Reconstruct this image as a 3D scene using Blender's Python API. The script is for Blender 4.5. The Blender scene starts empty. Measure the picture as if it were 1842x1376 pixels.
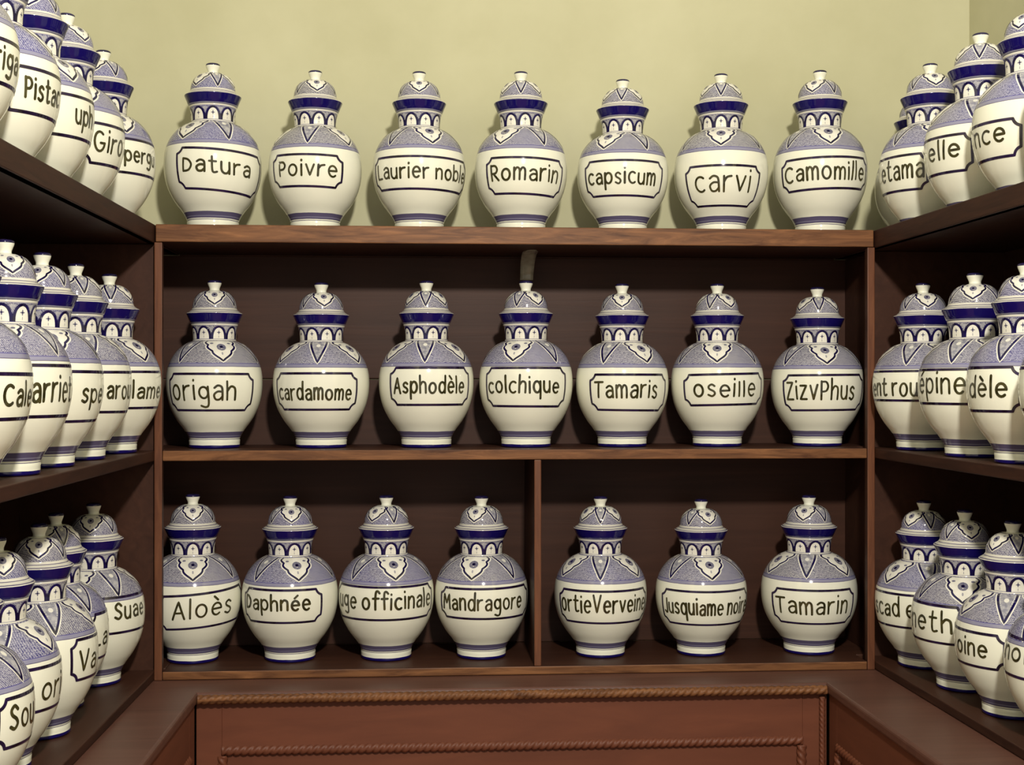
import bpy, bmesh, math, random
from math import sin, cos, pi, radians, degrees, atan2, sqrt, asin
from mathutils import Vector, Matrix

# ------------------------------------------------------------------ camera, world, light, exposure
scene = bpy.context.scene
C = scene.collection
H = 1.49                                   # eye height
cam_data = bpy.data.cameras.new('camera')
cam = bpy.data.objects.new('camera', cam_data); C.objects.link(cam)
cam_data.sensor_fit = 'HORIZONTAL'; cam_data.sensor_width = 36.0
cam_data.lens = 36.0 * 2350.0 / 1842.0
cam.location = (0, 0, H)
cam.rotation_euler = (radians(90) + math.atan(2 / 2350.0), 0, -radians(3.92))
cam_data.clip_start = 0.05
scene.camera = cam

world = bpy.data.worlds.new('world'); scene.world = world
world.use_nodes = True
world.node_tree.nodes['Background'].inputs['Color'].default_value = (1.0, 0.93, 0.84, 1)
world.node_tree.nodes['Background'].inputs['Strength'].default_value = 0.72

lamp_data = bpy.data.lights.new('ceiling_lamp_light', 'POINT')
lamp_data.energy = 292.0
lamp_data.color = (1.0, 0.94, 0.84)
lamp_data.shadow_soft_size = 0.075
lamp = bpy.data.objects.new('ceiling_lamp_light', lamp_data); C.objects.link(lamp)
lamp.location = (0.28, -0.05, H + 1.12)

vs = scene.view_settings
scene.display_settings.display_device = 'sRGB'
vs.view_transform = 'Standard'; vs.look = 'None'; vs.exposure = 0.0; vs.gamma = 1.0
vs.use_curve_mapping = False

# ------------------------------------------------------------------ materials
def lin(r, g, b):
    f = lambda v: (v / 12.92) if v <= 0.04045 else ((v + 0.055) / 1.055) ** 2.4
    return (f(r / 255), f(g / 255), f(b / 255), 1)

class NT:
    def __init__(s, name):
        s.m = bpy.data.materials.new(name); s.m.use_nodes = True
        s.t = s.m.node_tree; s.b = s.t.nodes['Principled BSDF']
    def n(s, typ, **kw):
        nd = s.t.nodes.new(typ)
        for k, v in kw.items(): setattr(nd, k, v)
        return nd
    def l(s, a, b): s.t.links.new(a, b)
    def ramp(s, fac, stops, interp='LINEAR'):
        r = s.n('ShaderNodeValToRGB'); r.color_ramp.interpolation = interp
        e = r.color_ramp.elements
        while len(e) < len(stops): e.new(0.5)
        for el, (p, c) in zip(e, stops):
            el.position = p; el.color = c if len(c) == 4 else (*c, 1)
        if fac is not None: s.l(fac, r.inputs[0])
        return r.outputs[0]
    def math(s, op, a, b=None):
        nd = s.n('ShaderNodeMath', operation=op)
        for i, v in enumerate((a, b)):
            if v is None: continue
            if isinstance(v, (int, float)): nd.inputs[i].default_value = v
            else: s.l(v, nd.inputs[i])
        return nd.outputs[0]
    def mix(s, f, a, b):
        nd = s.n('ShaderNodeMix', data_type='RGBA')
        for i, v in ((0, f), (6, a), (7, b)):
            if isinstance(v, (int, float)): nd.inputs[i].default_value = v
            elif isinstance(v, tuple): nd.inputs[i].default_value = v
            else: s.l(v, nd.inputs[i])
        return nd.outputs[2]

def wood(name, dark, light, rough=0.45, grain=(1.5, 30, 30), spec=0.35, bump=0.15):
    k = NT(name)
    tc = k.n('ShaderNodeTexCoord'); mp = k.n('ShaderNodeMapping')
    mp.inputs['Scale'].default_value = grain
    oi = k.n('ShaderNodeObjectInfo')
    add = k.n('ShaderNodeVectorMath', operation='ADD')
    sc = k.n('ShaderNodeVectorMath', operation='SCALE'); sc.inputs[3].default_value = 7.0
    cmb = k.n('ShaderNodeCombineXYZ')
    for i in range(3): k.l(oi.outputs['Random'], cmb.inputs[i])
    k.l(cmb.outputs[0], sc.inputs[0])
    k.l(tc.outputs['Object'], add.inputs[0]); k.l(sc.outputs[0], add.inputs[1])
    k.l(add.outputs[0], mp.inputs['Vector'])
    nz = k.n('ShaderNodeTexNoise'); nz.inputs['Scale'].default_value = 1.0
    nz.inputs['Detail'].default_value = 5.0; nz.inputs['Roughness'].default_value = 0.6
    nz.inputs['Distortion'].default_value = 1.2
    k.l(mp.outputs[0], nz.inputs['Vector'])
    col = k.ramp(nz.outputs[0], [(0.3, dark), (0.55, tuple((a + b) / 2 for a, b in zip(dark, light))), (0.75, light)])
    k.l(col, k.b.inputs['Base Color'])
    k.b.inputs['Roughness'].default_value = rough
    k.b.inputs['Specular IOR Level'].default_value = spec
    bp = k.n('ShaderNodeBump'); bp.inputs['Strength'].default_value = bump; bp.inputs['Distance'].default_value = 0.002
    k.l(nz.outputs[0], bp.inputs['Height']); k.l(bp.outputs[0], k.b.inputs['Normal'])
    return k.m

W_PANEL = wood('brown_stained_wood', (.038, .0145, .0085, 1), (.060, .0235, .0135, 1), 0.5, (1.5, 30, 30), 0.22)
W_EDGE = wood('reddish_varnished_edge', (.068, .025, .010, 1), (.270, .118, .046, 1), 0.5, (7, 60, 60), 0.22)
W_POST = wood('reddish_varnished_post', (.085, .029, .014, 1), (.170, .064, .028, 1), 0.45, (60, 60, 6), 0.3)
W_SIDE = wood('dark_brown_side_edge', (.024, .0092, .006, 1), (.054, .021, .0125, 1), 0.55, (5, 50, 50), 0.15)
W_CAB = wood('red_brown_cabinet_wood', (.115, .037, .019, 1), (.160, .052, .026, 1), 0.5, (3, 20, 20), 0.3, 0.08)
W_TOP = wood('brown_counter_wood', (.088, .038, .026, 1), (.132, .058, .040, 1), 0.42, (2, 26, 26))

def plaster(name, a, b):
    k = NT(name)
    tc = k.n('ShaderNodeTexCoord')
    nz = k.n('ShaderNodeTexNoise'); nz.inputs['Scale'].default_value = 2.6
    nz.inputs['Detail'].default_value = 6.0; nz.inputs['Roughness'].default_value = 0.62
    k.l(tc.outputs['Object'], nz.inputs['Vector'])
    k.l(k.ramp(nz.outputs[0], [(0.32, a), (0.68, b)]), k.b.inputs['Base Color'])
    k.b.inputs['Roughness'].default_value = 0.9; k.b.inputs['Specular IOR Level'].default_value = 0.15
    bp = k.n('ShaderNodeBump'); bp.inputs['Strength'].default_value = 0.25; bp.inputs['Distance'].default_value = 0.01
    k.l(nz.outputs[0], bp.inputs['Height']); k.l(bp.outputs[0], k.b.inputs['Normal'])
    return k.m
M_WALL = plaster('yellow_limewash_plaster', (.462, .448, .285, 1), (.532, .518, .345, 1))
k = NT('terracotta_tile')
br = k.n('ShaderNodeTexBrick'); br.offset = 0.0
br.inputs['Color1'].default_value = (.20, .075, .04, 1); br.inputs['Color2'].default_value = (.24, .09, .05, 1)
br.inputs['Mortar'].default_value = (.2, .17, .13, 1); br.inputs['Scale'].default_value = 3.3
br.inputs['Brick Width'].default_value = 1.0; br.inputs['Row Height'].default_value = 1.0
tc = k.n('ShaderNodeTexCoord'); k.l(tc.outputs['Object'], br.inputs['Vector'])
k.l(br.outputs[0], k.b.inputs['Base Color']); k.b.inputs['Roughness'].default_value = 0.5
M_FLOOR = k.m

CREAM = (.79, .79, .66)
NAVY = (.008, .005, .085)
def glaze(name, zspan, stops, ground, z0=0.0):
    """Painted tin glaze: bands by height, hatched blue ground where 'ground' says so."""
    k = NT(name)
    tc = k.n('ShaderNodeTexCoord'); sp = k.n('ShaderNodeSeparateXYZ'); k.l(tc.outputs['Object'], sp.inputs[0])
    oi = k.n('ShaderNodeObjectInfo')
    nz = k.n('ShaderNodeTexNoise'); nz.inputs['Scale'].default_value = 35.0; nz.inputs['Detail'].default_value = 3
    k.l(tc.outputs['Object'], nz.inputs['Vector'])
    wob = k.math('MULTIPLY', k.math('SUBTRACT', nz.outputs[0], 0.5), 0.0016)
    zz = k.math('DIVIDE', k.math('ADD', sp.outputs[2], wob), zspan)
    base = k.ramp(zz, [(p / zspan, c) for p, c in stops], 'CONSTANT')
    msk = k.ramp(zz, [(p / zspan, (v, v, v)) for p, v in ground], 'CONSTANT')
    # cross hatching
    hs = []
    for d in ('DIAGONAL', 'Z'):
        w = k.n('ShaderNodeTexWave', wave_type='BANDS'); w.bands_direction = d
        w.inputs['Scale'].default_value = 135.0 if d == 'DIAGONAL' else 165.0
        w.inputs['Distortion'].default_value = 5.0; w.inputs['Detail'].default_value = 2.0
        w.inputs['Detail Scale'].default_value = 3.0
        k.l(tc.outputs['Object'], w.inputs['Vector']); hs.append(w.outputs[1])
    h = k.math('MULTIPLY', hs[0], hs[1])
    big = k.n('ShaderNodeTexNoise'); big.inputs['Scale'].default_value = 14.0
    k.l(tc.outputs['Object'], big.inputs['Vector'])
    blot = k.ramp(big.outputs[0], [(0.42, (0, 0, 0)), (0.66, (1, 1, 1))])
    sep = k.n('ShaderNodeSeparateColor'); k.l(oi.outputs['Color'], sep.inputs[0])
    tone = k.math('MULTIPLY', sep.outputs[0], 0.75)
    grey = (.085, .080, .125, 1); blue = (.026, .023, .190, 1)
    ink = k.mix(k.math('MULTIPLY', k.math('ADD', blot, 0.35), tone), grey, blue)
    pale = k.mix(tone, (.50, .49, .46, 1), (.36, .355, .52, 1))
    hat = k.mix(k.ramp(h, [(0.0, (1, 1, 1)), (0.34, (0, 0, 0))]), pale, ink)
    out = k.mix(msk, base, hat)
    k.l(out, k.b.inputs['Base Color'])
    k.b.inputs['Roughness'].default_value = 0.09
    k.b.inputs['Specular IOR Level'].default_value = 0.5
    bp = k.n('ShaderNodeBump'); bp.inputs['Strength'].default_value = 0.12; bp.inputs['Distance'].default_value = 0.002
    n2 = k.n('ShaderNodeTexNoise'); n2.inputs['Scale'].default_value = 30.0
    k.l(tc.outputs['Object'], n2.inputs['Vector']); k.l(n2.outputs[0], bp.inputs['Height'])
    k.l(bp.outputs[0], k.b.inputs['Normal'])
    return k.m
LAV = (.25, .245, .34); MIDB = (.075, .065, .24); PURP = (.10, .085, .16); BLUE = (.007, .004, .090)
PALE = (.62, .60, .52)
M_BODY = glaze('painted_tin_glaze', 0.3, [
    (0.0, BLUE), (0.0070, CREAM), (0.0186, PURP), (0.0195, CREAM), (0.0215, PURP), (0.0255, LAV), (0.0267, PURP),
    (0.0345, CREAM), (0.1700, PURP), (0.1712, LAV), (0.1775, MIDB), (0.1790, LAV),
    (0.2262, PALE), (0.2286, MIDB), (0.2298, LAV), (0.2568, LAV), (0.2580, PALE), (0.2615, LAV)],
    [(0.0, 0), (0.1790, 1), (0.2262, 0), (0.2298, 1), (0.2568, 0)])
M_LID = glaze('painted_lid_glaze', 0.1, [
    (0.0, LAV), (0.0030, BLUE), (0.0222, PALE), (0.0238, PURP), (0.0247, PALE), (0.0283, PURP), (0.0293, PALE),
    (0.0335, PALE), (0.0705, CREAM)],
    [(0.0, 0), (0.0335, 1), (0.0705, 0)])
def plain(name, col, rough=0.09):
    k = NT(name); k.b.inputs['Base Color'].default_value = (*col, 1); k.b.inputs['Roughness'].default_value = rough
    return k.m
def mottled(name, a, b, scale=90.0):
    k = NT(name); tc = k.n('ShaderNodeTexCoord')
    nz = k.n('ShaderNodeTexNoise'); nz.inputs['Scale'].default_value = scale
    k.l(tc.outputs['Object'], nz.inputs['Vector'])
    k.l(k.ramp(nz.outputs[0], [(0.35, (*a, 1)), (0.65, (*b, 1))]), k.b.inputs['Base Color'])
    k.b.inputs['Roughness'].default_value = 0.1
    return k.m
M_CREAM = mottled('cream_glaze', CREAM, (.82, .82, .71), 30)
M_NAVY = mottled('navy_brush_line', (.005, .003, .022), (.010, .006, .070), 60)
M_WHITE = mottled('white_reserve', (.72, .70, .60), (.80, .78, .70), 60)
M_GREYB = mottled('grey_blue_wash', (.22, .22, .27), (.42, .41, .42), 120)
M_FLOW = mottled('flower_wash', (.10, .10, .17), (.25, .24, .28), 200)
M_FRAME = mottled('dark_purple_line', (.008, .004, .012), (.022, .011, .050), 40)
M_INK = mottled('olive_black_lettering', (.020, .018, .006), (.060, .052, .018), 70)
M_KTOP = mottled('dark_knob_glaze', (.008, .006, .03), (.02, .015, .07), 90)
M_STRIP = mottled('dull_beige_strip', (.26, .23, .17), (.36, .33, .25), 60)

# ------------------------------------------------------------------ object helpers
def link_mesh(name, verts, faces, mats, fmat=None, parent=None, smooth=True, loc=None, normals=None):
    me = bpy.data.meshes.new(name)
    me.from_pydata(verts, [], faces); me.update()
    for m in mats: me.materials.append(m)
    if fmat: me.polygons.foreach_set('material_index', fmat)
    if smooth: me.polygons.foreach_set('use_smooth', [True] * len(me.polygons))
    if normals: me.normals_split_custom_set_from_vertices(normals)
    return link_obj(name, me, parent, loc)
def link_obj(name, me, parent=None, loc=None):
    o = bpy.data.objects.new(name, me); C.objects.link(o)
    if parent: o.parent = parent
    if loc: o.location = loc
    return o
def thing(name, label, cat, loc=(0, 0, 0), rz=0.0, group=None):
    o = bpy.data.objects.new(name, None); C.objects.link(o)
    o.empty_display_size = 0.05
    o.location = loc; o.rotation_euler = (0, 0, rz)
    o['label'] = label; o['category'] = cat
    if group: o['group'] = group
    return o
def boxes(name, bl, mats, parent=None, bevel=0.0015, front=None, loc=None, plain_from=99):
    """bl: list of (lo, hi); faces looking along -y take material 'front' if given."""
    bm = bmesh.new()
    for nb, (lo, hi) in enumerate(bl):
        b = bmesh.new()
        bmesh.ops.create_cube(b, size=1.0)
        for v in b.verts:
            v.co = Vector([(lo[i] + hi[i]) / 2 + v.co[i] * (hi[i] - lo[i]) for i in range(3)])
        if bevel:
            bmesh.ops.bevel(b, geom=list(b.edges), offset=min(bevel, 0.3 * min(hi[i] - lo[i] for i in range(3))), segments=2, affect='EDGES', profile=0.5)
        if front is not None and nb < plain_from:
            for f in b.faces:
                if f.normal.y < -0.5: f.material_index = front
        tmp = bpy.data.meshes.new('t'); b.to_mesh(tmp); b.free(); bm.from_mesh(tmp); bpy.data.meshes.remove(tmp)
    me = bpy.data.meshes.new(name); bm.to_mesh(me); bm.free()
    for m in mats: me.materials.append(m)
    return link_obj(name, me, parent, loc)
def structure(o): o['kind'] = 'structure'; return o

def rope(name, length, parent, loc, axis='x', r=0.0088, pitch=0.0140, mats=None, hand=-1):
    """Twisted rope moulding: three strands, 'pitch' apart along its length."""
    n = int(length / 0.0016); m = 18
    V = []; F = []
    for i in range(n + 1):
        x = length * i / n
        for j in range(m):
            a = 2 * pi * j / m
            ph = 3 * a - hand * 2 * pi * x / pitch
            rr = r * (0.68 + 0.34 * abs(cos(ph / 2)) ** 0.8)
            p = (x, rr * cos(a), rr * sin(a))
            V.append(p if axis == 'x' else (p[1], p[2], p[0]))
    for i in range(n):
        for j in range(m):
            F.append((i * m + j, (i + 1) * m + j, (i + 1) * m + (j + 1) % m, i * m + (j + 1) % m))
    F.append(tuple(range(m))); F.append(tuple(range(n * m + m - 1, n * m - 1, -1)))
    if axis != 'x': pass
    o = link_mesh(name, V, F, mats or [W_CAB], None, parent, True, loc)
    return o
# ------------------------------------------------------------------ room
XL, XR, YF = -0.5507, 0.9640, 2.73          # corners of the niche and front plane of the back shelves
SPL = radians(0.63)                          # both side runs open slightly towards the viewer
ZC = H - 0.611                               # counter top
Z_LOW, Z_MID, Z_TOP = H - 0.593, H - 0.138, H + 0.328
YW = 3.0
def rot2(a, x, y): return (cos(a) * x - sin(a) * y, sin(a) * x + cos(a) * y)
structure(boxes('floor', [((-2.2, -2.2, -0.05), (2.4, 3.3, 0.0))], [M_FLOOR], bevel=0))
structure(boxes('wall_back', [((-1.1, YW, 0.0), (1.5, YW + 0.15, 3.3))], [M_WALL], bevel=0))
wl = structure(boxes('wall_left', [((-0.15, -2.6, 0.0), (0.0, 0.02, 3.3))], [M_WALL], bevel=0, loc=(-0.836, YW, 0)))
wl.rotation_euler.z = -SPL
wr = structure(boxes('wall_right', [((0.0, -2.6, 0.0), (0.15, 0.02, 3.3))], [M_WALL], bevel=0, loc=(1.287, YW, 0)))
wr.rotation_euler.z = SPL

# ------------------------------------------------------------------ shelving
def shelf_board(parent, x0, x1, y0, y1, ztop, th, lip=0.0, ears=(), edge=None):
    bl = [((x0, y0, ztop - th), (x1, y1, ztop))]
    for e in ears: bl.append(((e[0], e[2], ztop - th), (e[1], y1, ztop)))
    if lip: bl.append(((x0, y0 - 0.0005, ztop - 0.012), (x1, y0 + 0.017, ztop + lip)))
    return boxes('shelf_board', bl, [W_PANEL, edge or W_EDGE], parent, 0.002, 1, None, 1 if ears else 99)

# back unit: local frame = world, origin at its left front corner on the counter
bu = thing('shelving_unit', 'dark wooden shelving in the middle, facing us, with an upright dividing its lowest shelf', 'shelves', (XL, YF, ZC), 0, 'built-in jar shelving')
WB = XR - XL; DB = 0.262
zt, zm, zl = Z_TOP - ZC, Z_MID - ZC, Z_LOW - ZC
shelf_board(bu, 0.0033, WB - 0.0033, -0.002, YW - YF - 0.002, zt, 0.0365)
EARS = [(-0.046, 0.0165, 0.038), (WB - 0.0165, WB + 0.020, 0.074)]   # the shelves run on behind the front posts
shelf_board(bu, 0.0167, WB - 0.0167, 0.0015, DB, zm, 0.0215, 0.0, EARS)
shelf_board(bu, 0.0167, WB - 0.0167, 0.001, DB, zl, 0.0175, 0.0, EARS)
for x in (0.0, WB - 0.0165):
    boxes('front_post', [((x, 0, 0), (x + 0.0165, 0.016, zt - 0.0368))], [W_PANEL, W_POST], bu, 0.002, 1)
for x0, x1, y0 in ((-0.058, -0.0465, 0.038), (WB + 0.0205, WB + 0.032, 0.074)):
    boxes('side_panel', [((x0, y0, 0), (x1, DB, zt - 0.0392))], [W_PANEL], bu, 0.002)
XD = 0.7845
boxes('divider', [((XD, 0.0005, zl + 0.0002), (XD + 0.0150, DB, zm - 0.0217))], [W_PANEL, W_POST], bu, 0.002, 1)
boxes('back_panel', [((-0.058, DB + 0.0004, 0.018), (WB + 0.032, DB + 0.006, 0.62)),
                     ((-0.058, DB + 0.0004, 0.6225), (WB + 0.032, DB + 0.006, zt - 0.0392)),
                     ((0.004, DB + 0.0004, zt - 0.0395), (WB - 0.004, DB + 0.006, zt - 0.0366))], [W_PANEL], bu, 0.0015)

def side_unit(label, loc, rz, L, depth, corner, sgn):
    """Local x runs along the shelf fronts, y into the wall; 'corner' is the end that meets the back unit."""
    u = thing('shelving_unit', label, 'shelves', loc, rz, 'built-in jar shelving')
    lo, hi = (0, L)
    ext = 0.265
    a, b = (lo, hi + ext) if corner > 0 else (lo - ext, hi)
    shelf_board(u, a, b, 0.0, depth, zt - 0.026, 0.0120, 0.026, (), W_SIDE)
    rec, pt = (0.0215, 0.0110) if corner > 0 else (0.0605, 0.0105)     # the end panel stands a little behind the corner
    e0, e1 = (0.016, hi + rec) if corner > 0 else (-rec, hi - 0.016)
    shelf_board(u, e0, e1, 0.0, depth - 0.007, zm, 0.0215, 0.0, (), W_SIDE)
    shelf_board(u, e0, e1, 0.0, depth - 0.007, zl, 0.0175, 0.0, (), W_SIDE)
    xs = [(hi + rec, hi + rec + pt), (lo, lo + 0.0158)] if corner > 0 else [(-rec - pt, -rec), (hi - 0.0158, hi)]
    for i, (p, q) in enumerate(xs):
        boxes('end_panel', [((p, 0.0005, 0), (q, depth, zt - 0.0385))], [W_PANEL], u, 0.002)
    boxes('back_panel', [((e0, depth - 0.0065, 0.002), (e1, depth, zt - 0.0385))], [W_PANEL], u, 0.001)
    return u
LL = 1.30; RL = 1.25
aL = radians(90) - SPL; aR = -radians(90) + SPL
dx, dy = rot2(aL, LL, 0)
side_unit('dark wooden shelving running along the left wall', (XL - dx - 0.0004, YF - dy, ZC), aL, LL, 0.284, 1, 1)
side_unit('dark wooden shelving running along the right wall', (XR + 0.0004, YF, ZC), aR, RL, 0.320, -1, 1)

# ------------------------------------------------------------------ countertop (U) and base cabinets
YC = 2.62; XCL, XCR = -0.4430, 0.8220
tk = math.tan(SPL); Y0 = 1.40
def prism(name, poly, z0, z1, mats, parent, bev):
    bm = bmesh.new()
    vs_ = [bm.verts.new((x, y, z1)) for x, y in poly]
    f = bm.faces.new(vs_)
    r = bmesh.ops.extrude_face_region(bm, geom=[f])
    for v in r['geom']:
        if isinstance(v, bmesh.types.BMVert): v.co.z = z0
    bmesh.ops.recalc_face_normals(bm, faces=bm.faces)
    ed = [e for e in bm.edges if abs(e.verts[0].co.z - e.verts[1].co.z) < 1e-5]
    bmesh.ops.bevel(bm, geom=ed, offset=bev, segments=3, affect='EDGES', profile=0.5)
    me = bpy.data.meshes.new(name); bm.to_mesh(me); bm.free()
    for m in mats: me.materials.append(m)
    return link_obj(name, me, parent)
ct = thing('countertop', 'dark brown U-shaped wooden worktop running under all three shelving units', 'countertop', (0, 0, ZC - 0.022))
poly = [(XL - 0.278, YW - 0.006), (XL - 0.278 - tk * (YW - Y0), Y0), (XCL - tk * (YC - Y0), Y0), (XCL, YC),
        (XCR, YC), (XCR + tk * (YC - Y0), Y0), (XR + 0.312 + tk * (YW - Y0), Y0), (XR + 0.312, YW - 0.006)]
prism('worktop', poly, 0.0, 0.0218, [W_TOP], ct, 0.006)
rope('rope_moulding', XCR - XCL - 0.002, ct, (XCL + 0.001, YC - 0.0085, 0.0098), 'x', 0.0095, 0.0145, [W_EDGE])

def cabinet(label, loc, rz, width, depth, corner_rope=False):
    hgt = ZC - 0.0225
    c = thing('base_cabinet', label, 'cabinet', loc, rz, 'wooden base cabinets')
    boxes('carcass', [((0, 0.012, 0), (width, depth, hgt))], [W_CAB], c, 0.002)
    s = 0.050; top = 0.095; bot = 0.12
    boxes('face_frame', [((0, 0, 0), (s, 0.0118, hgt)), ((width - s, 0, 0), (width, 0.0118, hgt)),
                         ((s, 0, hgt - top), (width - s, 0.0118, hgt)), ((s, 0, 0), (width - s, 0.0118, bot))], [W_CAB], c, 0.001)
    boxes('panel', [((s + 0.0005, 0.0075, bot + 0.0005), (width - s - 0.0005, 0.0118, hgt - top - 0.0005))], [W_CAB], c, 0.001)
    r = 0.0105
    rope('rope_moulding', width - 2 * s, c, (s, 0.004, hgt - top - 0.001), 'x', r, 0.0145)
    rope('rope_moulding', width - 2 * s, c, (s, 0.004, bot + 0.001), 'x', r, 0.0145)
    hh = hgt - top - bot - 2 * r - 0.004
    rope('rope_moulding', hh, c, (s + 0.001, 0.004, bot + r + 0.003), 'z', r, 0.0145)
    rope('rope_moulding', hh, c, (width - s - 0.001, 0.004, bot + r + 0.003), 'z', r, 0.0145)
    if corner_rope:
        rope('corner_rope_moulding', hgt - 0.01, c, (width - 0.011, -0.0065, 0.004), 'z', 0.0062, 0.0105)
    return c
cabinet('red-brown base cabinet facing us with rope-edged panel below the worktop', (XCL - 0.0045, YC + 0.008, 0), 0, XCR - XCL + 0.009, 0.34, True)
CL = YC - Y0 - 0.012
dx, dy = rot2(aL, CL, 0)
cabinet('red-brown base cabinet under the left stretch of the worktop', (XCL - 0.006 - dx, YC - 0.004 - dy, 0), aL, CL, 0.36)
cabinet('red-brown base cabinet under the right stretch of the worktop', (XCR + 0.006, YC - 0.004, 0), aR, CL, 0.42)

# ------------------------------------------------------------------ jar shapes
def catmull(P, n):
    out = []
    for i in range(len(P) - 1):
        p0, p1, p2, p3 = P[max(i - 1, 0)], P[i], P[i + 1], P[min(i + 2, len(P) - 1)]
        for k_ in range(n):
            t = k_ / n
            out.append(tuple(0.5 * (2 * b + (c - a) * t + (2 * a - 5 * b + 4 * c - d) * t * t + (3 * b - a - 3 * c + d) * t ** 3)
                             for a, b, c, d in zip(p0, p1, p2, p3)))
    out.append(P[-1]); return out
FOOT = [(0.0, 0.001), (0.049, 0.0), (0.0524, 0.0012), (0.0532, 0.004), (0.0526, 0.0065), (0.0528, 0.012), (0.0532, 0.0165), (0.0524, 0.0186), (0.0535, 0.0210)]
BELLY = catmull([(0.0535, 0.0210), (0.0572, 0.0290), (0.0640, 0.0400), (0.0762, 0.0565), (0.0868, 0.0755), (0.0938, 0.0935), (0.0985, 0.1150), (0.1000, 0.1360),
                 (0.0991, 0.1560), (0.0955, 0.1735), (0.0872, 0.1925), (0.0745, 0.2090), (0.0620, 0.2190), (0.0525, 0.2240), (0.0462, 0.2262)], 5)
NECK = [(0.0450, 0.2275), (0.0450, 0.2286), (0.0442, 0.2300), (0.0446, 0.240), (0.0456, 0.250), (0.0468, 0.2565), (0.0484, 0.2600), (0.0490, 0.2622), (0.0470, 0.2630), (0.0, 0.2630)]
BODY = FOOT[:-1] + BELLY + NECK
ZL0 = 0.2624
dome = [(0.0118 + (0.0463 - 0.0118) * sin(t) ** 0.95, 0.2965 + 0.0375 * cos(t) ** 1.02) for t in [pi / 2 * (1 - i / 16) for i in range(17)]]
LID = [(0.0, 0.2634), (0.0488, 0.2634), (0.0502, 0.2642), (0.0535, 0.2725), (0.0576, 0.2822), (0.0584, 0.2840), (0.0582, 0.2852),
       (0.0572, 0.2862), (0.0530, 0.2885), (0.0492, 0.2912), (0.0470, 0.2945)] + dome + [(0.0105, 0.3348), (0.0, 0.3350)]
LID = [(r, z - ZL0) for r, z in LID]
KN0 = 0.3340
KNOB = [(0.0, 0.0), (0.0112, 0.0), (0.0104, 0.0025), (0.0106, 0.005), (0.0122, 0.0090), (0.0139, 0.0130), (0.0147, 0.0165),
        (0.0148, 0.0178), (0.0143, 0.0196), (0.0120, 0.0212), (0.0070, 0.0222), (0.0, 0.0225)]

def lathe(prof, seg, matfn=None):
    V = []; F = []; M = []
    idx = []
    for (r, z) in prof:
        if r < 1e-6: idx.append([len(V)]); V.append((0, 0, z))
        else:
            idx.append(list(range(len(V), len(V) + seg)))
            for j in range(seg):
                a = 2 * pi * j / seg
                V.append((r * sin(a), -r * cos(a), z))
    for i in range(len(prof) - 1):
        A, B = idx[i], idx[i + 1]
        m = matfn((prof[i][1] + prof[i + 1][1]) / 2) if matfn else 0
        for j in range(seg):
            j2 = (j + 1) % seg
            if len(A) == 1 and len(B) == 1: continue
            if len(A) == 1: F.append((A[0], B[j2], B[j]))
            elif len(B) == 1: F.append((A[j], A[j2], B[0]))
            else: F.append((A[j], A[j2], B[j2], B[j]))
            M.append(m)
    return V, F, M

class Surf:
    """Arc-length chart of a piece of a lathe profile, so that paint can be laid on it."""
    def __init__(s, prof):
        s.p = prof; s.s = [0.0]
        for a, b in zip(prof, prof[1:]): s.s.append(s.s[-1] + sqrt((b[0] - a[0]) ** 2 + (b[1] - a[1]) ** 2))
        s.len = s.s[-1]
        s.nrm = []
        for i in range(len(prof)):
            a, b = prof[max(i - 1, 0)], prof[min(i + 1, len(prof) - 1)]
            tr, tz = b[0] - a[0], b[1] - a[1]; L = sqrt(tr * tr + tz * tz) or 1
            s.nrm.append((tz / L, -tr / L))
    def _i(s, q, key):
        lo, hi = 0, len(key) - 2
        while lo < hi:
            m = (lo + hi + 1) // 2
            if key[m] <= q: lo = m
            else: hi = m - 1
        t = (q - key[lo]) / ((key[lo + 1] - key[lo]) or 1)
        return lo, min(max(t, 0), 1)
    def at(s, th, q, off):                      # angle, arc length, height of the paint
        i, t = s._i(q, s.s)
        r = s.p[i][0] + (s.p[i + 1][0] - s.p[i][0]) * t; z = s.p[i][1] + (s.p[i + 1][1] - s.p[i][1]) * t
        nr = s.nrm[i][0] + (s.nrm[i + 1][0] - s.nrm[i][0]) * t; nz = s.nrm[i][1] + (s.nrm[i + 1][1] - s.nrm[i][1]) * t
        L = sqrt(nr * nr + nz * nz); nr /= L; nz /= L
        R = r + off * nr
        return (R * sin(th), -R * cos(th), z + off * nz), (nr * sin(th), -nr * cos(th), nz)
    def s_of_z(s, z):
        i, t = s._i(z, [p[1] for p in s.p]); return s.s[i] + (s.s[i + 1] - s.s[i]) * t
    def r_of_s(s, q):
        i, t = s._i(q, s.s); return s.p[i][0] + (s.p[i + 1][0] - s.p[i][0]) * t

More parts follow.
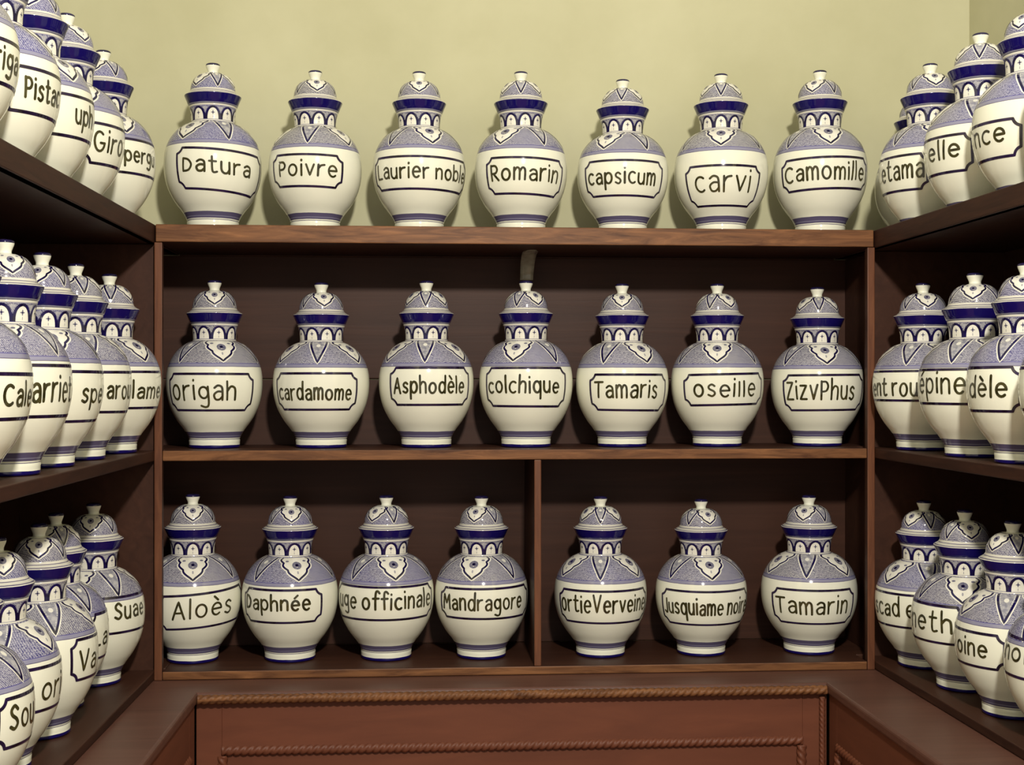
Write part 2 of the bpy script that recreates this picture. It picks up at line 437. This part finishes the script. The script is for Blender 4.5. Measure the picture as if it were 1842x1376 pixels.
class Paint:
    def __init__(p, surf): p.S = surf; p.V = []; p.F = []; p.M = []; p.N = []
    def _v(p, th, q, off):
        a, n = p.S.at(th, q, off); p.V.append(a); p.N.append(n); return len(p.V) - 1
    def stroke(p, pts, w, off, mat, closed=False, rref=None, caps=True, step=0.0022, taper=None):
        """pts in (angle, arc); w in metres."""
        rr = rref or p.S.r_of_s(pts[0][1])
        Q = [(a * rr, q) for a, q in pts]
        if closed: Q = Q + [Q[0]]
        D = [Q[0]]
        for a, b in zip(Q, Q[1:]):
            L = sqrt((b[0] - a[0]) ** 2 + (b[1] - a[1]) ** 2); n = max(1, int(math.ceil(L / step)))
            for k_ in range(1, n + 1): D.append((a[0] + (b[0] - a[0]) * k_ / n, a[1] + (b[1] - a[1]) * k_ / n))
        if closed: D = D[:-1]
        n = len(D); rows = []
        def tang(i):
            a = D[(i - 1) % n] if closed else D[max(i - 1, 0)]; b = D[(i + 1) % n] if closed else D[min(i + 1, n - 1)]
            tx, ty = b[0] - a[0], b[1] - a[1]; L = sqrt(tx * tx + ty * ty) or 1; return tx / L, ty / L
        def row(x, y, tx, ty, hw):
            loc = p.S.r_of_s(y) if rref is None else rr
            rows.append((p._v((x - ty * hw) / rr, y + tx * hw, off), p._v((x + ty * hw) / rr, y - tx * hw, off)))
        for i, (x, y) in enumerate(D):
            tx, ty = tang(i); hw = w / 2 * (taper(i / max(n - 1, 1)) if taper else 1)
            if i == 0 and not closed and caps:
                for f, g in ((0.5, 0.3), (0.3, 0.8)): row(x - tx * hw * f * 2 * 0.95, y - ty * hw * f * 2 * 0.95, tx, ty, hw * g)
            row(x, y, tx, ty, hw)
            if i == n - 1 and not closed and caps:
                for f, g in ((0.3, 0.8), (0.5, 0.3)): row(x + tx * hw * f * 2 * 0.95, y + ty * hw * f * 2 * 0.95, tx, ty, hw * g)
        m = len(rows)
        for i in range(m if closed else m - 1):
            a, b = rows[i], rows[(i + 1) % m]
            p.F.append((a[1], b[1], b[0], a[0])); p.M.append(mat)
    def patch(p, fL, fR, q0, q1, off, mat, nq=14, na=6, th0=0.0):
        g = []
        for i in range(nq + 1):
            q = q0 + (q1 - q0) * i / nq; l, r = fL(i / nq), fR(i / nq)
            g.append([p._v(th0 + l + (r - l) * j / na, q, off) for j in range(na + 1)])
        for i in range(nq):
            for j in range(na):
                p.F.append((g[i][j], g[i][j + 1], g[i + 1][j + 1], g[i + 1][j]) if q1 > q0 else (g[i + 1][j], g[i + 1][j + 1], g[i][j + 1], g[i][j]))
                p.M.append(mat)
    def dot(p, th, q, ra, rq, off, mat, n=10):
        rr = p.S.r_of_s(q)
        c = p._v(th, q, off); ring = [p._v(th + ra * cos(2 * pi * k_ / n) / rr, q + rq * sin(2 * pi * k_ / n), off) for k_ in range(n)]
        for k_ in range(n): p.F.append((c, ring[k_], ring[(k_ + 1) % n])); p.M.append(mat)

# paint materials, in slot order after the base glaze
PM = [M_NAVY, M_WHITE, M_GREYB, M_FLOW]
NAV, WHI, GRB, FLO = 1, 2, 3, 4
def lobed(t, w):                                # half width of the scalloped leaf, t = 0 neck .. 1 tip
    base = w * (1 - t ** 1.7) ** 0.85 * (1.0 - 0.18 * t)
    return max(base * (0.93 + 0.17 * abs(sin(3.25 * pi * t)))- 0.02 * w, 0.0)

def leaf_and_vee(P, q_top, q_tip_leaf, q_tip_vee, wl, wv, n=3, line=0.0030, fl=1.0):
    # q decreases towards the tip on the shoulder / dome because arc length runs upwards
    for k_ in range(n):
        th = 2 * pi * k_ / n
        q1 = q_tip_leaf; N = 26
        sh = lambda t: lobed(t, wl)
        P.patch(lambda t: -sh(t), lambda t: sh(t), q_top, q1, 0.00030, WHI, N, 6, th)
        edge = [(th - sh(i / N), q_top + (q1 - q_top) * i / N) for i in range(N + 1)] + [(th + sh(i / N), q_top + (q1 - q_top) * i / N) for i in range(N - 1, -1, -1)]
        for a, b, off, mt, wd in ((0, 1, 0.00020, WHI, line * 2.3), (0, 1, 0.00045, NAV, line)):
            local_stroke(P, edge, wd, off, mt)
        # flower
        qf = q_top + (q1 - q_top) * 0.42; d = abs(q1 - q_top)
        rr = P.S.r_of_s(qf)
        P.dot(th, qf, d * 0.155, d * 0.175, 0.00050, FLO, 12)
        P.dot(th, qf, d * 0.055, d * 0.06, 0.00060, NAV, 8)
        for sx in (-1, 1):
            P.dot(th + sx * d * 0.33 / rr, qf + (q_top - qf) * 0.48, d * 0.06, d * 0.045, 0.00050, FLO, 8)
        P.dot(th, q_top + (q1 - q_top) * 0.72, d * 0.03, d * 0.06, 0.00050, GRB, 8)
        # vee between the leaves
        tv = th + pi / n; q2 = q_tip_vee; N = 14
        vv = lambda t: wv * (1 - t) ** 1.08
        P.patch(lambda t: -vv(t), lambda t: vv(t), q_top, q2, 0.00028, GRB, N, 5, tv)
        edge = [(tv - vv(i / N), q_top + (q2 - q_top) * i / N) for i in range(N + 1)] + [(tv + vv(i / N), q_top + (q2 - q_top) * i / N) for i in range(N - 1, -1, -1)]
        for off, mt, wd in ((0.00018, WHI, line * 2.1), (0.00045, NAV, line)):
            local_stroke(P, edge, wd, off, mt)
        d2 = abs(q2 - q_top); rr = P.S.r_of_s(q_top + (q2 - q_top) * .3)
        P.dot(tv, q_top + (q2 - q_top) * 0.28, d2 * 0.07, d2 * 0.09, 0.00050, WHI, 8)

def local_stroke(P, pts, w, off, mat):
    """Stroke whose width is right even where the radius changes fast along it."""
    n = len(pts); rows = []
    X = [P.S.at(a, q, off) for a, q in pts]
    for i in range(n):
        a = Vector(X[max(i - 1, 0)][0]); b = Vector(X[min(i + 1, n - 1)][0]); nn = Vector(X[i][1])
        t = (b - a); 
        if t.length < 1e-9: continue
        sd = nn.cross(t).normalized() * (w / 2)
        for s_ in (1, -1):
            P.V.append(tuple(Vector(X[i][0]) + sd * s_)); P.N.append(X[i][1])
        rows.append((len(P.V) - 2, len(P.V) - 1))
    for a, b in zip(rows, rows[1:]):
        P.F.append((a[1], b[1], b[0], a[0])); P.M.append(mat)

def merged(base, P, name, mats):
    V, F, M = base
    nb = len(V)
    me = bpy.data.meshes.new(name)
    me.from_pydata(V + P.V, [], F + [tuple(i + nb for i in f) for f in P.F]); me.update()
    for m in mats: me.materials.append(m)
    me.polygons.foreach_set('material_index', M + P.M)
    me.polygons.foreach_set('use_smooth', [True] * len(me.polygons))
    return me

# body: belly glaze + arches round the neck + leaves and vees on the shoulder
SH = Surf(BELLY)
NK = Surf(NECK[1:8])
pb = Paint(SH)
q_top = SH.s_of_z(0.2255)
leaf_and_vee(pb, q_top, SH.s_of_z(0.1835), SH.s_of_z(0.1815), radians(29), radians(19), 3, 0.0041)
pn = Paint(NK)
NA = 9; pit = 2 * pi / NA
qb, qt = NK.s_of_z(0.2304), NK.s_of_z(0.2545)
for k_ in range(NA):
    th = pit * k_; hw = pit * 0.385
    ar = lambda t: hw * sqrt(max(1 - t ** 2.2, 0))
    pn.patch(lambda t: -ar(t), lambda t: ar(t), qb, qt, 0.00030, WHI, 14, 5, th)
    N = 16
    edge = []
    for i in range(N + 1):
        t = i / N; edge.append((th - hw * 1.12 * cos(t * pi), qb + (qt + 0.0012 - qb) * sin(t * pi) ** 0.8))
    local_stroke(pn, edge, 0.0046, 0.00045, NAV)
    # small pale chevron between the arches and a dark wedge under it
    tm = th + pit / 2
    pn.patch(lambda t: -pit * 0.17 * t, lambda t: pit * 0.17 * t, qb + (qt - qb) * 0.62, qt + 0.0012, 0.00034, GRB, 5, 2, tm)
    pn.patch(lambda t: -pit * 0.10 * (1 - t), lambda t: pit * 0.10 * (1 - t), qb, qb + (qt - qb) * 0.6, 0.0004, NAV, 4, 2, tm)
    # little cross flower
    qm = qb + (qt - qb) * 0.56
    pn.dot(th, qm, 0.0013, 0.0048, 0.00050, FLO, 8); pn.dot(th, qm, 0.0042, 0.0013, 0.00052, FLO, 8)
    pn.dot(th, qm, 0.0013, 0.0013, 0.00060, NAV, 8)
    pn.dot(th, qb + (qt - qb) * 0.2, 0.0005, 0.0030, 0.00050, FLO, 6)
n0 = len(pb.V)
pb.V += pn.V; pb.N += pn.N; pb.M += pn.M; pb.F += [tuple(i + n0 for i in f) for f in pn.F]
BODY_MESH = merged(lathe(BODY, 72), pb, 'jar_body', [M_BODY] + PM)
# lid
DM = Surf([(r, z - ZL0) for r, z in dome])
pl = Paint(DM)
dz = lambda z: DM.s_of_z(z - ZL0)
leaf_and_vee(pl, dz(0.3325), dz(0.3030), dz(0.3000), radians(44), radians(27), 3, 0.0031)
LID_MESH = merged(lathe(LID, 64), pl, 'jar_lid', [M_LID] + PM)
Vk, Fk, Mk = lathe(KNOB, 32, lambda z: 1 if z > 0.0160 else 0)
kn = link_mesh('t', Vk, Fk, [M_CREAM, M_KTOP], Mk); KNOB_MESH = kn.data; KNOB_MESH.name = 'knob'
bpy.data.objects.remove(kn)

# ------------------------------------------------------------------ brush lettering
def arc(cx, cy, rx, ry, a0, a1, n=14):
    return [(cx + rx * cos(radians(a0 + (a1 - a0) * i / n)), cy + ry * sin(radians(a0 + (a1 - a0) * i / n))) for i in range(n + 1)]
def cur(*P): return catmull(list(P), 5)
def ln(*P): return list(P)
O = lambda cx, rx: arc(cx, .5, rx, .5, 100, 460, 20)
Ee = [ln((.04, .52), (.64, .54)), arc(.36, .5, .33, .5, 5, 312)]
GL = {
 'a': (.62, [cur((.08, .84), (.3, 1), (.54, .93), (.62, .68), (.62, 0)), cur((.62, .56), (.3, .58), (.05, .36), (.14, .05), (.4, .03), (.62, .24))]),
 'b': (.66, [ln((0, 1.55), (0, 0)), O(.34, .33)]),
 'c': (.62, [arc(.38, .5, .36, .5, 52, 308)]),
 'd': (.66, [O(.33, .32), ln((.66, 1.6), (.66, 0))]),
 'e': (.68, Ee),
 'é': (.68, Ee + [ln((.28, 1.25), (.56, 1.55))]),
 'è': (.68, Ee + [ln((.16, 1.55), (.42, 1.24))]),
 'f': (.52, [cur((.62, 1.42), (.42, 1.6), (.25, 1.35), (.25, 0)), ln((0, .95), (.55, .97))]),
 'g': (.66, [arc(.33, .56, .31, .42, 90, 450, 18), cur((.64, 1), (.64, -.25), (.42, -.52), (.08, -.42))]),
 'h': (.60, [ln((0, 1.6), (0, 0)), cur((0, .66), (.25, 1), (.5, .94), (.58, .68), (.58, 0))]),
 'i': (.06, [ln((.03, 1), (.03, 0)), ln((.03, 1.36), (.03, 1.42))]),
 'ı': (.06, [ln((.03, 1.22), (.03, 0))]),
 'l': (.06, [ln((.03, 1.6), (.03, 0))]),
 'm': (.92, [ln((0, 1), (0, 0)), cur((0, .66), (.2, 1), (.38, .94), (.45, .68), (.45, 0)), cur((.45, .66), (.65, 1), (.83, .94), (.9, .68), (.9, 0))]),
 'n': (.60, [ln((0, 1), (0, 0)), cur((0, .66), (.25, 1), (.5, .94), (.58, .68), (.58, 0))]),
 'ñ': (.60, [ln((0, 1.4), (0, 0)), cur((0, .66), (.25, 1), (.5, .94), (.58, .68), (.58, 0))]),
 'o': (.72, [O(.36, .34)]),
 'p': (.66, [ln((0, 1), (0, -.55)), O(.34, .33)]),
 'q': (.68, [O(.33, .32), ln((.66, 1), (.66, -.55))]),
 'r': (.46, [ln((0, 1), (0, 0)), cur((0, .62), (.18, .92), (.46, 1))]),
 's': (.54, [cur((.5, .86), (.3, 1), (.08, .84), (.12, .62), (.42, .42), (.5, .2), (.3, 0), (.02, .12))]),
 't': (.52, [cur((.2, 1.42), (.2, .3), (.3, .02), (.54, .08)), ln((0, 1), (.48, 1))]),
 'u': (.60, [cur((0, 1), (0, .3), (.18, .02), (.42, .05), (.58, .35)), ln((.58, 1), (.58, 0))]),
 'v': (.60, [ln((0, 1), (.3, 0), (.6, 1))]),
 'y': (.62, [ln((0, 1.05), (.28, .0)), ln((.62, 1.1), (.28, 0))]),
 'z': (.58, [ln((0, 1), (.54, 1), (0, 0), (.58, 0))]),
 'A': (.80, [ln((0, 0), (.4, 1.4), (.8, 0)), ln((.14, .5), (.66, .5))]),
 'C': (.85, [arc(.5, .65, .46, .66, 52, 308)]),
 'D': (.68, [ln((.02, 1.2), (.02, 0)), cur((.02, 1.2), (.42, 1.08), (.66, .62), (.46, .12), (.02, 0))]),
 'G': (.90, [arc(.45, .66, .43, .66, 50, 352), ln((.88, .56), (.52, .56))]),
 'J': (.46, [cur((.44, 1.35), (.44, .3), (.26, 0), (0, .16))]),
 'L': (.56, [ln((0, 1.4), (0, 0), (.58, .02))]),
 'M': (.92, [ln((0, 0), (.1, 1.3), (.46, .5), (.82, 1.3), (.92, 0))]),
 'P': (.60, [ln((.02, 1.35), (.02, 0)), cur((.02, 1.3), (.42, 1.3), (.6, .98), (.44, .64), (.02, .58))]),
 'R': (.66, [ln((.02, 1.35), (.02, 0)), cur((.02, 1.3), (.42, 1.3), (.6, .98), (.44, .66), (.04, .6)), ln((.22, .6), (.66, 0))]),
 'S': (.62, [cur((.58, 1.15), (.32, 1.38), (.06, 1.15), (.12, .86), (.46, .58), (.58, .28), (.34, 0), (.02, .16))]),
 'T': (.80, [ln((0, 1.3), (.8, 1.32)), ln((.4, 1.3), (.4, 0))]),
 'V': (.78, [ln((0, 1.4), (.36, 0), (.78, 1.4))]),
 'Z': (.66, [ln((.02, 1.25), (.6, 1.25), (0, 0), (.66, 0))]),
}
LB = Surf([p for p in BELLY if p[1] < 0.2])
RB = 0.0975
def label_mesh(name, fa0, fa1, zt_, zb_, text, ta0, ta1, base, xtop, tilt, rnd, lw=0.0050):
    P = Paint(LB); sz = LB.s_of_z
    A0, A1 = radians(fa0), radians(fa1); am = (A0 + A1) / 2
    tl = math.tan(radians(tilt))
    def pos(th, z): return (th, sz(max(min(z - tl * (th - am) * RB, 0.19), 0.036)))
    na = 0.0125 / RB; nz_ = 0.0125                 # notched corners
    def corner(th, z, sx, sy, rev):
        c = []
        for i in range(7):
            a = i / 6 * pi / 2; m = 0.72
            x = th - sx * na * (m * cos(a) + (1 - m) * (1 - i / 6)); y = z - sy * nz_ * (m * sin(a) + (1 - m) * i / 6)
            c.append((x, y))
        return c[::-1] if rev else c
    j = lambda: rnd.uniform(-0.0008, 0.0008)
    seq = corner(A1 + j() / RB, zt_ + j(), 1, 1, False) + corner(A1 + j() / RB, zb_ + j(), 1, -1, True) \
        + corner(A0 + j() / RB, zb_ + j(), -1, -1, False) + corner(A0 + j() / RB, zt_ + j(), -1, 1, True)
    seq = [pos(*q) for q in seq]
    P.stroke(seq, lw, 0.00045, 0, closed=True, rref=RB)
    if text:
        gap = 0.34; x = 0; lay = []
        for ch in text:
            if ch == ' ': x += 0.42; continue
            w, st = GL[ch]; lay.append((x, st)); x += w + gap
        W = x - gap; B0, B1 = radians(ta0), radians(ta1); kx = (B1 - B0) / W; ky = xtop - base
        for x0, st in lay:
            dy = rnd.uniform(-0.04, 0.04); sc = rnd.uniform(0.95, 1.06); sl = rnd.uniform(-0.05, 0.05)
            for s_ in st:
                pp = []
                for (u, v) in s_:
                    pp.append(pos(B0 + kx * (x0 + u + sl * (v - .5)), base + ky * (v * sc + dy)))
                P.stroke(pp, lw * rnd.uniform(0.84, 1.0), 0.00050, 1, rref=RB, step=0.0016)
    me = bpy.data.meshes.new(name)
    me.from_pydata(P.V, [], P.F); me.update()
    me.materials.append(M_FRAME); me.materials.append(M_INK)
    me.polygons.foreach_set('material_index', P.M)
    me.polygons.foreach_set('use_smooth', [True] * len(me.polygons))
    me.normals_split_custom_set_from_vertices(P.N)
    return me

# row, x, y, width, height, frame angles and heights, lettering with its angles, baseline, x-height; tilt
JARS = [
('t', -0.4501, 2.85, 1.029, 1.013, -45.2, 72.5, 0.157, 0.075, 'Datura', -36.4, 48.1, 0.1092, 0.1308, 3.2),
('t', -0.2316, 2.85, 0.999, 0.979, -60.2, 34.5, 0.1545, 0.087, 'Poivre', -48.3, 26.5, 0.1095, 0.132, 1),
('t', -0.0072, 2.85, 1.004, 0.983, -68.1, 80.1, 0.152, 0.0843, 'Laurier noble', -60.2, 74.5, 0.1068, 0.1282, 0.5),
('t', 0.2148, 2.85, 1.009, 0.993, -46.3, 61.6, 0.1507, 0.0751, 'Romarin', -38.8, 51.5, 0.1034, 0.1271, 1),
('t', 0.4392, 2.85, 0.997, 0.955, -52.9, 57.8, 0.1533, 0.0767, 'capsicum', -47.4, 44.4, 0.1026, 0.1261, 0.5),
('t', 0.6585, 2.85, 1.026, 1.0, -46.9, 53.4, 0.1384, 0.0553, 'carvi', -33.4, 38.5, 0.0838, 0.1146, 0),
('t', 0.8814, 2.85, 1.026, 1.031, -51.5, 72.1, 0.154, 0.0892, 'Camomille', -46.3, 63.1, 0.1077, 0.132, -1.2),
('m', -0.4466, 2.85, 1.017, 1.011, -63.4, 50.9, 0.1559, 0.0817, 'origañ', -56.6, 25.1, 0.1034, 0.1319, 0),
('m', -0.2185, 2.85, 1.035, 1.001, -63.6, 46.1, 0.1587, 0.0834, 'cardamome', -58.1, 37.2, 0.1042, 0.1263, 0),
('m', 0.0085, 2.85, 1.029, 1.015, -47.8, 60.5, 0.1682, 0.0923, 'Asphodèle', -41.2, 49.9, 0.1165, 0.1383, 0),
('m', 0.2258, 2.85, 1.022, 1.018, -55.2, 55.2, 0.1679, 0.0883, 'colchique', -50.7, 42.7, 0.1171, 0.139, 0),
('m', 0.4379, 2.85, 1.015, 1.004, -42.4, 66.3, 0.1563, 0.081, 'Tamaris', -35.3, 47.3, 0.1081, 0.1328, 0.3),
('m', 0.6498, 2.85, 1.014, 1.007, -43.7, 69.0, 0.1571, 0.0923, 'oseiııe', -29.0, 52.0, 0.11, 0.1347, -1),
('m', 0.8751, 2.85, 1.013, 0.989, -45.0, 69.9, 0.1588, 0.0816, 'ZizyPhus', -39.4, 50.2, 0.1057, 0.1335, -0.5),
('l', -0.4926, 2.85, 1.021, 0.999, -43.3, 80.1, 0.1562, 0.0858, 'Aloès', -24.0, 50.1, 0.1077, 0.1331, -3.5),
('l', -0.2853, 2.85, 1.026, 0.985, -65.1, 39.8, 0.1642, 0.0948, 'Daphnée', -60.7, 23.3, 0.1219, 0.1431, 0.5),
('l', -0.0783, 2.85, 1.031, 0.985, -80.1, 68.5, 0.1679, 0.0981, 'uge officinale', -70.4, 63.6, 0.1218, 0.1454, 0),
('l', 0.1284, 2.85, 1.012, 0.978, -57.7, 74.6, 0.1632, 0.0986, 'Mandragore', -51.8, 56.4, 0.1177, 0.1405, 0),
('l', 0.3899, 2.85, 1.013, 0.971, -58.2, 73.4, 0.1555, 0.0863, 'ortieVerveine', -54.5, 69.1, 0.1094, 0.1349, 0),
('l', 0.6137, 2.85, 1.0, 0.95, -56.0, 77.3, 0.1564, 0.0803, 'Jusquiame noire', -51.3, 74.5, 0.104, 0.1277, 0),
('l', 0.8562, 2.85, 1.048, 0.97, -47.5, 62.7, 0.1541, 0.0779, 'Tamarin', -41.8, 50.5, 0.1013, 0.1283, 0),
('Lt', -0.6298, 2.632, 1.0, 1.0, -6, 100, 0.1692, 0.1039, 'pergu', 23.4, 72.3, 0.1264, 0.1456, 0),
('Lt', -0.6326, 2.375, 1.0, 1.0, 18, 110, 0.1483, 0.0813, 'Giro', 27.6, 71.4, 0.1023, 0.1263, 0),
('Lt', -0.6348, 2.178, 0.97, 1.0, 5, 110, 0.1575, 0.0915, 'uph', 43.0, 71.6, 0.1153, 0.1355, 0),
('Lt', -0.6369, 1.983, 0.975, 1.0, 8, 110, 0.1517, 0.0883, 'Pistac', 27.9, 74.0, 0.1089, 0.1295, 0),
('Lt', -0.6391, 1.788, 0.975, 1.0, 10, 110, 0.1492, 0.0933, 'riga', 40.9, 74.0, 0.112, 0.1327, 0),
('Lm', -0.6216, 2.648, 1.0, 1.0, -8, 105, 0.1605, 0.0908, 'lame', 26.0, 74.0, 0.1101, 0.1305, 0),
('Lm', -0.6291, 2.425, 0.98, 1.0, 0, 105, 0.1586, 0.0869, 'arou', 33.0, 74.0, 0.1115, 0.1331, 0),
('Lm', -0.6313, 2.222, 0.98, 1.0, 0, 105, 0.1569, 0.0767, 'spe', 39.5, 74.0, 0.1074, 0.1281, 0),
('Lm', -0.6315, 2.026, 0.98, 1.0, -8, 105, 0.164, 0.0893, 'arriet', 23.0, 74.0, 0.112, 0.138, 0),
('Lm', -0.6336, 1.83, 0.98, 1.0, 8, 105, 0.1504, 0.0905, 'Cale', 36.0, 74.0, 0.1088, 0.1285, 0),
('Ll', -0.6516, 2.646, 0.985, 1.0, 0, 105, 0.1783, 0.1108, 'Suae', 23.7, 70.4, 0.1376, 0.159, 0),
('Ll', -0.6718, 2.4525, 0.935, 1.0, 41, 110, 0.174, 0.093, 'La', 45.3, 70.8, 0.117, 0.138, 0),
('Ll', -0.6479, 2.263, 0.96, 1.0, 32, 110, 0.167, 0.1002, 'Va', 41.8, 69.4, 0.1157, 0.1386, 0),
('Ll', -0.656, 2.068, 0.96, 1.0, 5, 110, 0.1629, 0.097, 'ori', 42.2, 74.0, 0.1137, 0.1371, 0),
('Ll', -0.6432, 1.872, 0.98, 1.0, 29, 110, 0.1632, 0.0967, 'Sou', 40.0, 74.0, 0.1206, 0.1445, 0),
('Rt', 1.0432, 2.625, 1.02, 1.0, -110, -3, 0.1561, 0.0875, 'etama', -67.9, -7.3, 0.1097, 0.1362, 0),
('Rt', 1.0468, 2.39, 1.02, 1.0, -110, -8, 0.153, 0.0875, 'elle', -63.4, -21.4, 0.1127, 0.1339, 0),
('Rt', 1.05, 2.184, 1.01, 1.0, -115, -11, 0.1397, 0.0796, 'nce', -69.4, -27.0, 0.1046, 0.1258, 0),
('Rt', 1.0522, 1.982, 1.0, 1.0, -115, -15, 0.1319, 0.0735, '', -74.0, -74.0, 0.2738, 0.2738, 0),
('Rm', 1.0398, 2.655, 1.02, 0.975, -110, 8, 0.1668, 0.1059, 'ent rou', -74.0, -6.3, 0.1162, 0.1415, 0),
('Rm', 1.0426, 2.405, 1.04, 0.975, -110, 4, 0.1676, 0.103, 'épine', -70.5, -9.9, 0.1238, 0.1509, 0),
('Rm', 1.0448, 2.2, 0.99, 0.975, -110, -6, 0.1692, 0.0939, 'dèle', -65.8, -18.3, 0.1187, 0.1415, 0),
('Rm', 1.045, 2.0, 0.98, 0.975, -110, -6, 0.1665, 0.0984, '', -74.0, -74.0, 0.7362, 0.7362, 0),
('Rl', 1.0545, 2.688, 1.0, 0.975, -110, 3, 0.1631, 0.0943, 'scad e', -74.0, -11.1, 0.1165, 0.1409, 0),
('Rl', 1.0567, 2.485, 1.01, 0.975, -110, 0, 0.1751, 0.1019, 'neth', -73.5, -13.7, 0.1245, 0.1504, 0),
('Rl', 1.0589, 2.282, 1.0, 0.975, -110, -8, 0.1592, 0.0977, 'oine', -67.2, -25.6, 0.1175, 0.1393, 0),
('Rl', 1.0591, 2.082, 0.99, 0.975, -110, -10, 0.1825, 0.1188, 'noi', -74.0, -39.5, 0.1452, 0.1652, 0),
]
BASE = {'t': Z_TOP, 'm': Z_MID, 'l': Z_LOW, 'Lt': Z_TOP - 0.026, 'Rt': Z_TOP - 0.026,
        'Lm': Z_MID, 'Rm': Z_MID, 'Ll': Z_LOW, 'Rl': Z_LOW}
PLACE = {'t': ('on the back top shelf', 'jars on the back top shelf'), 'm': ('on the back middle shelf', 'jars on the back middle shelf'),
         'l': ('on the back bottom shelf', 'jars on the back bottom shelf'),
         'Lt': ('on the left wall top shelf', 'jars on the left wall top shelf'), 'Lm': ('on the left wall middle shelf', 'jars on the left wall middle shelf'),
         'Ll': ('on the left wall bottom shelf', 'jars on the left wall bottom shelf'),
         'Rt': ('on the right wall top shelf', 'jars on the right wall top shelf'), 'Rm': ('on the right wall middle shelf', 'jars on the right wall middle shelf'),
         'Rl': ('on the right wall bottom shelf', 'jars on the right wall bottom shelf')}
# turn of the shoulder and lid pattern: where a leaf sits, degrees right of the viewer's line
TURN = {'Datura': (-40, -48, .9), 'Poivre': (50, 5, .15), 'Laurier noble': (18, 0, .35), 'Romarin': (-28, 60, .55), 'capsicum': (-26, 57, .4),
        'carvi': (0, 60, .15), 'Camomille': (14, -20, .45), 'origañ': (11, 0, .2), 'cardamome': (55, 8, .5), 'Asphodèle': (58, 58, .6),
        'colchique': (-17, 35, .6), 'Tamaris': (35, 0, .4), 'oseiııe': (0, 40, .35), 'ZizyPhus': (13, -55, .3), 'Aloès': (0, 0, .35),
        'Daphnée': (11, 4, .7), 'uge officinale': (12, -40, .7), 'Mandragore': (-13, -20, .3), 'ortieVerveine': (60, 60, .65),
        'Jusquiame noire': (15, 25, .5), 'Tamarin': (57, -15, .25)}
READ = {'origañ': 'origan', 'oseiııe': 'oseille', 'ZizyPhus': 'Zizyphus', 'uge officinale': 'uge officinale'}
rnd = random.Random(7)
seen = {}
for (row, x, y, w, h, fa0, fa1, ft, fb, text, ta0, ta1, tb, tx, tilt) in JARS:
    n = seen.get(row, 0); seen[row] = n + 1
    where, grp = PLACE[row]
    word = READ.get(text, text)
    if row == 'X': lab = None
    if text:
        lab = 'blue and white lidded jar lettered "%s" %s' % (word, where)
    elif row == 'Rt': lab = 'blue and white jar nearest the viewer on the right wall top shelf'
    else: lab = 'blue and white jar nearest the viewer on the right wall middle shelf'
    bt, lt, tone = TURN.get(text, (rnd.uniform(-60, 60), rnd.uniform(-60, 60), rnd.uniform(.25, .9)))
    view = degrees(atan2(-x, y))
    root = thing('lidded_jar', lab, 'jar', (x, y, BASE[row] + 0.0002), radians(view), grp)
    root.scale = (w, w, h)
    b = link_obj('jar_body', BODY_MESH, root); b.rotation_euler.z = radians(bt)
    b.color = (tone, 0, 0, 1)
    pm = label_mesh('painted_label', fa0, fa1, ft, fb, text, ta0, ta1, tb, tx, tilt, rnd)
    p = link_obj('painted_label', pm, b); p.rotation_euler.z = -radians(bt)
    p['label'] = 'dark outlined label panel' + (' lettered "%s"' % word if text else '')
    l = link_obj('lid', LID_MESH, root, (0, 0, ZL0)); l.rotation_euler.z = radians(lt)
    l.color = (min(1, max(0, tone + rnd.uniform(-.15, .15))), 0, 0, 1)
    kb = link_obj('knob', KNOB_MESH, l, (0, 0, KN0 - ZL0))

# one more jar stands behind the row, in the right corner of the top shelf
x, y = 1.118, 2.868
root = thing('lidded_jar', 'blue and white jar half hidden in the corner behind the jar lettered "etama"', 'jar', (x, y, BASE['Rt'] + 0.0002), radians(degrees(atan2(-x, y)) - 20), 'jars on the right wall top shelf')
b = link_obj('jar_body', BODY_MESH, root); b.color = (.5, 0, 0, 1)
l = link_obj('lid', LID_MESH, root, (0, 0, ZL0)); l.color = (.5, 0, 0, 1)
link_obj('knob', KNOB_MESH, l, (0, 0, KN0 - ZL0))

# ------------------------------------------------------------------ thin dull beige strip curving down from under the top board
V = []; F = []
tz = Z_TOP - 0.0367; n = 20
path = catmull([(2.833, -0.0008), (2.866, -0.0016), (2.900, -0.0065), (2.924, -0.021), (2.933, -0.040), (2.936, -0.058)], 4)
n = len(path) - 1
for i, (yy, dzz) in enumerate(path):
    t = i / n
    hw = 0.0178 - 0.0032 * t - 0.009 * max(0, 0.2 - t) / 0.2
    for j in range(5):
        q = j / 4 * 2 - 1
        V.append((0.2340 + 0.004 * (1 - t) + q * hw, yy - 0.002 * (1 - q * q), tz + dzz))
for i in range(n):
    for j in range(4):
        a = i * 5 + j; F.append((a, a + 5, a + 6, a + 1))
tp = link_mesh('pale_strip', V, F, [M_STRIP])
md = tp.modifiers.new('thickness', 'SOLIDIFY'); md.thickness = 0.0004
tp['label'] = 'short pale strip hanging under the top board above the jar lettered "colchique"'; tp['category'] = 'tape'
